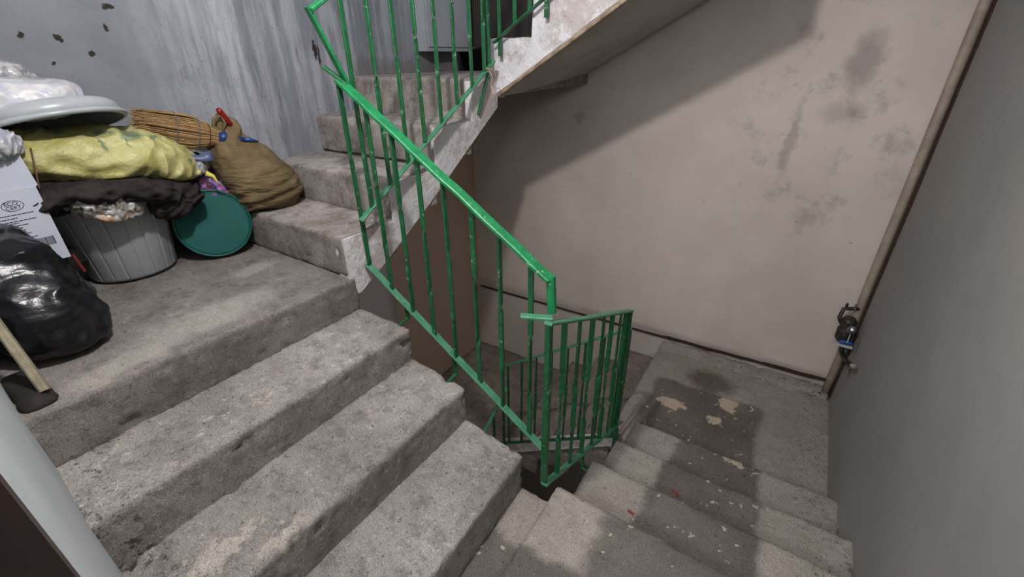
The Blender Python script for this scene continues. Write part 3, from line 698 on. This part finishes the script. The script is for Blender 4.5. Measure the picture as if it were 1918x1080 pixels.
tag(finish('tool_handle', tube([(-1.30, .20, 1.185), (-1.30, .17, 1.205), (-1.30, .145, 1.222)], [.008, .010, .008], 12), M_red, None, True), 'red stub showing behind the straw broom', 'tool')
# broom
M_straw = simple('broom straw', lin(158, 130, 92), lin(116, 90, 58), 60, .8, .2, stretch=(6, 1, 6))
M_strawd = simple('straw tips', lin(96, 66, 38), lin(72, 48, 28), 60, .8, .2)
br = thing('broom', 'straw broom with blue collar lying across the rag pile', 'broom', (-1.27, 0.1, 1.18))
bmS = bmesh.new(); rs = random.Random(3)
A0 = Vector((-1.20, .198, 1.160)); A1 = Vector((-1.27, -.050, 1.235))
for i in range(420):
    a = rs.uniform(0, 2*math.pi); q = math.sqrt(rs.random())
    oy, oz = math.cos(a)*q, math.sin(a)*q
    L = 0.93+rs.random()*0.16; P = []
    for k in range(6):
        f = k/5*L; c = A0.lerp(A1, f); hz = 0.022+0.046*min(1, f*2.4)-0.010*max(0, f-.5)*2; hx = 0.018+0.020*min(1, f*2)
        perp = Vector((0, .29, .957))
        P.append(c+Vector((1, 0, 0))*oy*hx+perp*oz*hz+Vector((rs.uniform(-1, 1), rs.uniform(-1, 1), rs.uniform(-1, 1)))*0.002*f)
    tube(P, [.0024, .0026, .0026, .0024, .002, .0012], 4, bmS)
brs = finish('bristles', bmS, M_straw, br)
for f, c_ in ((0.34, M_blue), (0.62, M_blue), (0.2, M_rust)):
    c = A0.lerp(A1, f); hz = 0.022+0.046*min(1, f*2.4)-0.010*max(0, f-.5)*2+.003; hx = 0.018+0.020*min(1, f*2)+.003
    loop = [c+Vector((math.cos(a)*hx, math.sin(a)*hz*.29, math.sin(a)*hz*.957)) for a in [2*math.pi*k/24 for k in range(25)]]
    finish('stitching', tube(loop, 0.0016, 5), simple('blue twine', lin(70, 78, 96)) if c_ is M_blue else M_rust, brs)
finish('collar', tube([(-1.20, .185, 1.163), (-1.19, .205, 1.158), (-1.18, .218, 1.152), (-1.165, .235, 1.150), (-1.15, .262, 1.148)], [.024, .024, .015, .011, .010], 16), simple('dark blue plastic', lin(24, 44, 88), lin(30, 54, 104), 9, .35), br, True)
finish('handle', tube([(-1.15, .260, 1.148), (-1.145, .285, 1.143), (-1.16, .32, 1.13)], [.009, .008, .004], 12), M_blue, br, True)
# yellow woven sack
def ysack_mat():
    t = NT('yellow woven plastic', .42, .5)
    c = t.mix(t.ramp(t.noise(5, 4, .6), .35, .65), lin(146, 141, 82), lin(176, 171, 118))
    t.bump(t.noise(22, 5, .7), .8, .012)
    for (p, r) in (((-1.1, -.225, 1.20), (.3, .006, .02)), ((-1.1, -.155, 1.195), (.3, .005, .016)), ((-1.1, -.20, 1.232), (.3, .03, .008)), ((-1.1, -.13, 1.215), (.3, .035, .012)), ((-1.1, -.30, 1.25), (.3, .03, .012)),
                   ((-1.1, .03, 1.10), (.3, .010, .008)), ((-1.1, -.18, 1.075), (.3, .06, .010)), ((-1.1, -.06, 1.20), (.3, .02, .008))):
        c = t.mix(t.math('MULTIPLY', t.blob(t.warped(50, 0.03), p, r, .4), .7), c, lin(52, 92, 78))
    t.bump(t.noise(420, 1, .5, stretch=(1, 1, 1)), .15, .001)
    return t.col(c)
ys_ = thing('sack', 'plump yellow woven sack lying on its side over the bin', 'sack', (-1.27, -0.2, 1.06))
stY = [(-1.27, -.62, 1.19, .05, .05), (-1.29, -.60, 1.19, .11, .07), (-1.29, -.50, 1.175, .135, .070), (-1.285, -.38, 1.165, .145, .078), (-1.27, -.22, 1.145, .18, .090), (-1.26, -.10, 1.125, .17, .088), (-1.24, -.01, 1.095, .14, .066), (-1.21, .06, 1.060, .09, .030), (-1.19, .085, 1.045, .04, .010)]
def yf(p, th, u): return 0.010*math.sin((p.y*0.8+p.z*1.2)*52+3*nz(p, 4, 2))*max(0, min(1, (p.y+.28)/.2))*(0.5+0.5*nz(p, 6, 1))
ysb = finish('sack_body', sweep(stY, n=90, m=110, wr=.015, ws=8, seed=9, folds=yf, sq=2.3, fine=.6), ysack_mat(), ys_, True)
finish('tied_end', tube([(-1.16, .075, 1.04), (-1.15, .095, 1.025), (-1.14, .10, 1.00), (-1.14, .115, .985)], [.012, .008, .003, .002], 8), simple('yellow plastic end', lin(190, 180, 84)), ysb, True)
# dark rag over the bin
M_rag = simple('charcoal cloth', lin(52, 46, 46), lin(38, 34, 34), 14, .95, .1, bump=.3)
rg = sweep([(-1.25, -.46, 1.03, .02, .02), (-1.25, -.44, 1.035, .12, .035), (-1.23, -.34, 1.055, .15, .042), (-1.22, -.22, 1.045, .16, .045), (-1.21, -.12, 1.025, .15, .045), (-1.20, -.04, .99, .12, .035), (-1.18, .00, .955, .08, .03), (-1.17, .02, .93, .03, .02)], wr=.022, ws=12, seed=5, sq=2.0, fine=.6)
sweep([(-1.15, -.145, .99, .02, .02), (-1.145, -.12, .975, .035, .05), (-1.15, -.075, .955, .04, .05), (-1.15, -.04, .945, .035, .035), (-1.15, -.02, .94, .02, .015)], n=40, m=30, wr=.018, ws=22, seed=8, bm=rg)
tag(finish('rag', rg, M_rag, None, True), 'crumpled charcoal cloth hanging over the bin under the yellow sack', 'cloth')
tag(finish('rag', sweep([(-1.38, -.05, .96, .06, .03), (-1.38, 0, .97, .12, .09), (-1.38, .08, .97, .14, .12), (-1.38, .16, .96, .10, .10), (-1.38, .19, .96, .04, .04)], wr=.02, ws=12, seed=6), M_rag, None, True), 'black bundle stuffed behind the teal lid and brown sack', 'cloth')
# clear plastic wrap with orange lining
def film(name, col, alpha=0.6, rough=.2):
    t = NT(name, rough, .6); c = t.mix(t.ramp(t.noise(24, 4, .7), .4, .62), col, lin(200, 198, 196))
    t.bump(t.noise(60, 3, .6), .6, .004)
    t.b.inputs['Alpha'].default_value = alpha
    return t.col(c)
wp = thing('plastic_wrap', 'crumpled clear plastic wrap with orange edge hanging over the bin rim', 'plastic', (-1.17, -0.28, 0.95))
finish('wrap_body', sweep([(-1.16, -.400, 1.066, .01, .006), (-1.14, -.36, 1.048, .03, .026), (-1.13, -.30, 1.012, .04, .034), (-1.13, -.24, .995, .04, .036), (-1.14, -.20, 1.003, .03, .024), (-1.15, -.165, 1.008, .015, .012)], n=50, m=60, wr=.014, ws=28, seed=3, fine=.8), film('clear plastic', lin(130, 122, 112), .75), wp, True)
finish('orange_edge', sweep([(-1.115, -.345, 1.010, .01, .006), (-1.105, -.31, .975, .02, .014), (-1.105, -.26, .962, .02, .014), (-1.12, -.23, .972, .01, .008)], n=30, m=30, wr=.008, ws=34, seed=4), film('orange plastic', lin(176, 116, 44), .9), wp, True)
# white lid on top
M_wlid = simple('white enamel', lin(156, 161, 165), lin(142, 147, 151), 4, .3, .5)
lx = Vector((-0.27, -0.06, 1.0)).normalized(); lo_ = Vector((-1.27, -0.295, 1.262)); rw = 0.205
wl = thing('basin_lid', 'big white round lid lying tilted on top of the yellow sack', 'lid', tuple(lo_))
finish('dome', lathe([(0, .060), (.08, .058), (.15, .052), (.182, .044), (.196, .032), (.206, -.006), (.200, -.006), (.190, .028), (.178, .038), (.14, .044), (.08, .050), (0, .052)], lo_, lx, n=80), M_wlid, wl, True)
finish('rim', lathe([(.200, -.012), (.211, -.012), (.215, -.005), (.211, .003), (.200, .003), (.200, -.012)], lo_, lx, n=80), M_wlid, wl, True)
# white plastic bag on top
M_wbag = film('milky white plastic', lin(176, 178, 190), .93, .35)
tag(finish('plastic_bag', sweep([(-1.27, -.56, 1.338, .03, .03), (-1.27, -.50, 1.350, .12, .05), (-1.27, -.40, 1.342, .13, .055), (-1.26, -.30, 1.342, .12, .050), (-1.25, -.22, 1.350, .09, .036), (-1.24, -.185, 1.350, .03, .015)], wr=.016, ws=9, seed=12, fine=.3, sq=3.0), M_wbag, None, True), 'crumpled white carrier bag resting on the white lid', 'bag')
tag(finish('plastic_bag', sweep([(-1.46, -.44, 1.39, .03, .03), (-1.46, -.38, 1.40, .05, .055), (-1.45, -.30, 1.39, .05, .050), (-1.45, -.22, 1.365, .02, .02)], n=40, m=40, wr=.02, ws=14, seed=2), film('grey film', lin(140, 140, 150), .7), None, True), 'thin grey plastic bag pushed against the wall behind the white bag', 'bag')
tag(finish('cap', lathe([(0, 0), (.02, 0), (.022, .015), (.014, .022), (0, .024)], (-1.38, -.365, 1.428), n=20), M_red, None, True), 'small red cap behind the white carrier bag', 'cap')
# white cardboard box
M_card = simple('white coated card', lin(176, 182, 194), lin(168, 174, 186), 3, .5)
M_brown = simple('bare brown cardboard', lin(86, 64, 52), lin(70, 52, 42), 30, .9)
M_ink = simple('black ink', lin(40, 42, 52), rough=.6)
cx = thing('cardboard_box', 'white printed cardboard box with raised flap beside the bin', 'box', (-1.17, -0.57, 0.875))
bm = box(-1.24, -1.10, -0.70, -0.432, 0.872, 0.876); box(-1.104, -1.10, -0.70, -0.432, 0.876, 1.108, bm); box(-1.24, -1.236, -0.70, -0.432, 0.876, 1.108, bm); box(-1.236, -1.104, -0.70, -0.696, 0.876, 1.108, bm); box(-1.236, -1.104, -0.436, -0.432, 0.876, 1.108, bm)
finish('box_body', bm, M_card, cx)
finish('flap', prism([(-0.70, 1.112), (-0.432, 1.106), (-0.425, 1.110), (-0.432, 1.205), (-0.70, 1.215)], 'x', -1.108, -1.104), M_card, cx)
bm = bmesh.new(); vv = [bm.verts.new(p) for p in [(-1.10, -.428, 1.10), (-1.22, -.428, 1.10), (-1.24, -.385, 1.20), (-1.12, -.40, 1.215), (-1.10, -.424, 1.10), (-1.22, -.424, 1.10), (-1.24, -.381, 1.20), (-1.12, -.396, 1.215)]]
for f in ((0, 1, 2, 3), (4, 5, 6, 7), (0, 1, 5, 4), (1, 2, 6, 5), (2, 3, 7, 6), (3, 0, 4, 7)): bm.faces.new([vv[i] for i in f])
finish('flap', bm, M_brown, cx)['label'] = 'brown inner flap'
# print on the face x = -1.10 (right is +y, up is +z)
def on_face(y, z): return Vector((-1.0992, y, z))
ring = [on_face(-.501+.0245*math.cos(a), 1.063+.0155*math.sin(a)) for a in [2*math.pi*k/40 for k in range(41)]]
finish('emblem', tube(ring, .0007, 4), M_ink, cx)
def text(s, y, z, size):
    cu = bpy.data.curves.new('print', 'FONT'); cu.body = s; cu.size = size; cu.extrude = 0.0003; cu.align_x = 'CENTER'
    o = bpy.data.objects.new('tmp', cu); C.objects.link(o)
    dg = bpy.context.evaluated_depsgraph_get(); me = bpy.data.meshes.new_from_object(o.evaluated_get(dg))
    C.objects.unlink(o); bpy.data.objects.remove(o)
    me.transform(Matrix(((0, 0, 1, -1.0992), (1, 0, 0, y), (0, 1, 0, z), (0, 0, 0, 1))))
    me.materials.clear(); me.materials.append(M_ink)
    ob = bpy.data.objects.new('printed_word', me); C.objects.link(ob); ob.parent = cx; ob.matrix_parent_inverse = Matrix.Translation(cx.location).inverted()
text('ECO', -.503, 1.0645, .0155); text('CERT', -.501, 1.0525, .0145)
bm = bmesh.new()
rt_ = random.Random(5)
for (yr, z) in ((-.464, 1.036), (-.500, 1.026), (-.463, 1.0165), (-.506, 1.011), (-.484, 1.003), (-.499, .995), (-.500, .987), (-.492, .976), (-.482, .962)):
    y = -.60
    while y < yr-0.003:
        wd = rt_.uniform(.004, .012); e = min(y+wd, yr); box(-1.1, -1.0993, y, e, z-.0012, z+.0012, bm); y = e+.0015
finish('print_lines', bm, M_ink, cx)
bm = bmesh.new(); y = -.496
while y < -.448:
    wd = rt_.choice((.0008, .0014, .002)); box(-1.1, -1.0993, y, y+wd, .925, .952, bm); y += wd+rt_.choice((.0008, .0012))
finish('barcode', bm, M_ink, cx)
# things round the box
tag(finish('plastic_bag', sweep([(-1.12, -.52, 1.235, .02, .02), (-1.12, -.47, 1.235, .04, .035), (-1.12, -.435, 1.225, .03, .028), (-1.12, -.415, 1.215, .01, .01)], n=36, m=36, wr=.014, ws=26, seed=21, fine=.7), film('frosted film', lin(150, 154, 166), .85), None, True), 'small wad of frosted film on top of the cardboard box', 'bag')
tag(finish('rag', sweep([(-1.24, -.66, .76, .06, .04), (-1.24, -.62, .775, .13, .09), (-1.24, -.52, .775, .12, .09), (-1.23, -.44, .77, .10, .085), (-1.22, -.42, .76, .04, .05)], wr=.02, ws=12, seed=31), M_black, None, True), 'black bundle on the floor under the cardboard box', 'cloth')
tag(finish('stick', bar((-1.11, -.425, .875), (-1.10, -.418, .81), .008, .008), simple('dull red', lin(96, 34, 28))), 'short red stick poking up between the bin and the black bag', 'stick')
# clear bottle, blue strip, pink bag
M_clear = film('clear bottle plastic', lin(110, 122, 140), .7, .1)
tag(finish('bottle', lathe([(0, 0), (.024, 0), (.029, .008), (.029, .05), (.027, .055), (.029, .06), (.029, .14), (.01, .18), (.01, .2), (0, .2)], (-1.165, .082, 1.068), (-0.75, -.62, -.05), n=28), M_clear, None, True), 'clear plastic bottle end poking out behind the yellow sack', 'bottle')
M_lb = simple('pale blue plastic', lin(84, 98, 130), lin(66, 78, 108), 14, .4)
bm = bmesh.new(); P0 = [(-1.19, -.02, 1.135), (-1.18, .04, 1.118), (-1.17, .075, 1.112), (-1.16, .10, 1.118), (-1.16, .118, 1.125)]
P1 = [(-1.19, -.02, 1.125), (-1.165, .04, 1.098), (-1.15, .075, 1.088), (-1.145, .10, 1.085), (-1.145, .118, 1.087)]
a = [bm.verts.new(p) for p in P0]; b = [bm.verts.new(p) for p in P1]; a2 = [bm.verts.new(Vector(p)+Vector((-.012, 0, -.004))) for p in P0]; b2 = [bm.verts.new(Vector(p)+Vector((-.012, 0, -.004))) for p in P1]
for i in range(4):
    bm.faces.new([a[i], a[i+1], b[i+1], b[i]]); bm.faces.new([a2[i], a2[i+1], b2[i+1], b2[i]]); bm.faces.new([a[i], a[i+1], a2[i+1], a2[i]]); bm.faces.new([b[i], b[i+1], b2[i+1], b2[i]])
bm.faces.new([a[0], b[0], b2[0], a2[0]]); bm.faces.new([a[4], b[4], b2[4], a2[4]])
tag(finish('dustpan', bm, M_lb, None, True), 'pale blue plastic dustpan edge wedged under the straw broom', 'dustpan')
def pink():
    t = NT('pink printed film', .25, .6)
    c = t.mix(t.ramp(t.noise(28, 3, .6), .4, .6), lin(158, 84, 128), lin(110, 92, 160)); c = t.mix(t.ramp(t.noise(40, 3, .6), .6, .66), c, lin(196, 190, 208))
    t.bump(t.noise(50, 3, .6), .5, .004); return t.col(c)
tag(finish('plastic_bag', sweep([(-1.27, .06, .99, .01, .01), (-1.26, .08, .985, .03, .026), (-1.25, .12, .955, .035, .035), (-1.24, .16, .91, .03, .03), (-1.23, .185, .88, .01, .01)], n=40, m=40, wr=.010, ws=24, seed=17, fine=.6), pink(), None, True), 'small pink and violet bag tucked behind the teal lid', 'bag')
# black garbage bag
def gbag():
    t = NT('black glossy film', .30, .45); c = t.mix(t.ramp(t.noise(9, 3), .4, .6), lin(10, 10, 13), lin(20, 20, 26))
    t.bump(t.noise(30, 4, .6), .3, .008); t.bump(t.noise(9, 3, .5, stretch=(1, 1, 2.5)), .35, .015); return t.col(c)
st = [(-.95, -.585, .690, .07, .05), (-.95, -.585, .70, .16, .105), (-.95, -.580, .76, .19, .122), (-.97, -.590, .83, .18, .112), (-.99, -.595, .90, .16, .100), (-1.0, -.60, .965, .14, .088), (-1.0, -.615, 1.00, .10, .06), (-1.0, -.62, 1.01, .03, .02)]
tag(finish('garbage_bag', sweep(st, n=90, m=90, wr=.018, ws=8, seed=14, fine=.4), gbag(), None, True), 'shiny black garbage bag slumped in front of the cardboard box', 'bag')
# wooden plank end and dark pad
M_wood = simple('weathered pale wood', lin(150, 143, 122), lin(126, 120, 102), 16, .8, .2, bump=.2, stretch=(4, 4, .6))
tag(finish('plank', bar((-.615, -.683, .700), (-.80, -.690, 1.02), .030, .020, upv=(0.3, 1, 0)), M_wood), 'pale wooden slat leaning at the left edge before the garbage bag', 'plank')
M_pad = simple('plain dark brown', lin(36, 30, 26), lin(26, 22, 20), 20, .8)
tag(finish('dark_pad', roughbox(-.80, -.575, -.742, -.665, .66, [.705]*4, r=.03, res=.010, amp=.008, chip=.004, seed=5), M_pad, None, True), 'dark brown pad on the landing edge below the wooden slat', 'pad')
# small litter on the right landing and steps
M_lit = simple('white scrap', lin(200, 200, 205)); bm = bar((.985, 2.04, -.674), (1.005, 2.01, -.674), .006, .004); bar((1.005, 2.01, -.674), (.985, 1.985, -.674), .006, .004, bm)
tag(finish('litter', bm, M_lit), 'tiny bent white scrap on the back landing', 'litter')
M_rl = simple('red scrap', lin(130, 50, 44)); 
tag(finish('litter', bar((.74, .79, -.335), (.775, .775, -.335), .010, .004), M_rl), 'tiny red scrap on the second step of the right flight', 'litter')
tag(finish('litter', bar((.63, .45, -.165), (.655, .445, -.165), .012, .004), M_rl), 'faded red chip on the first step of the right flight', 'litter')
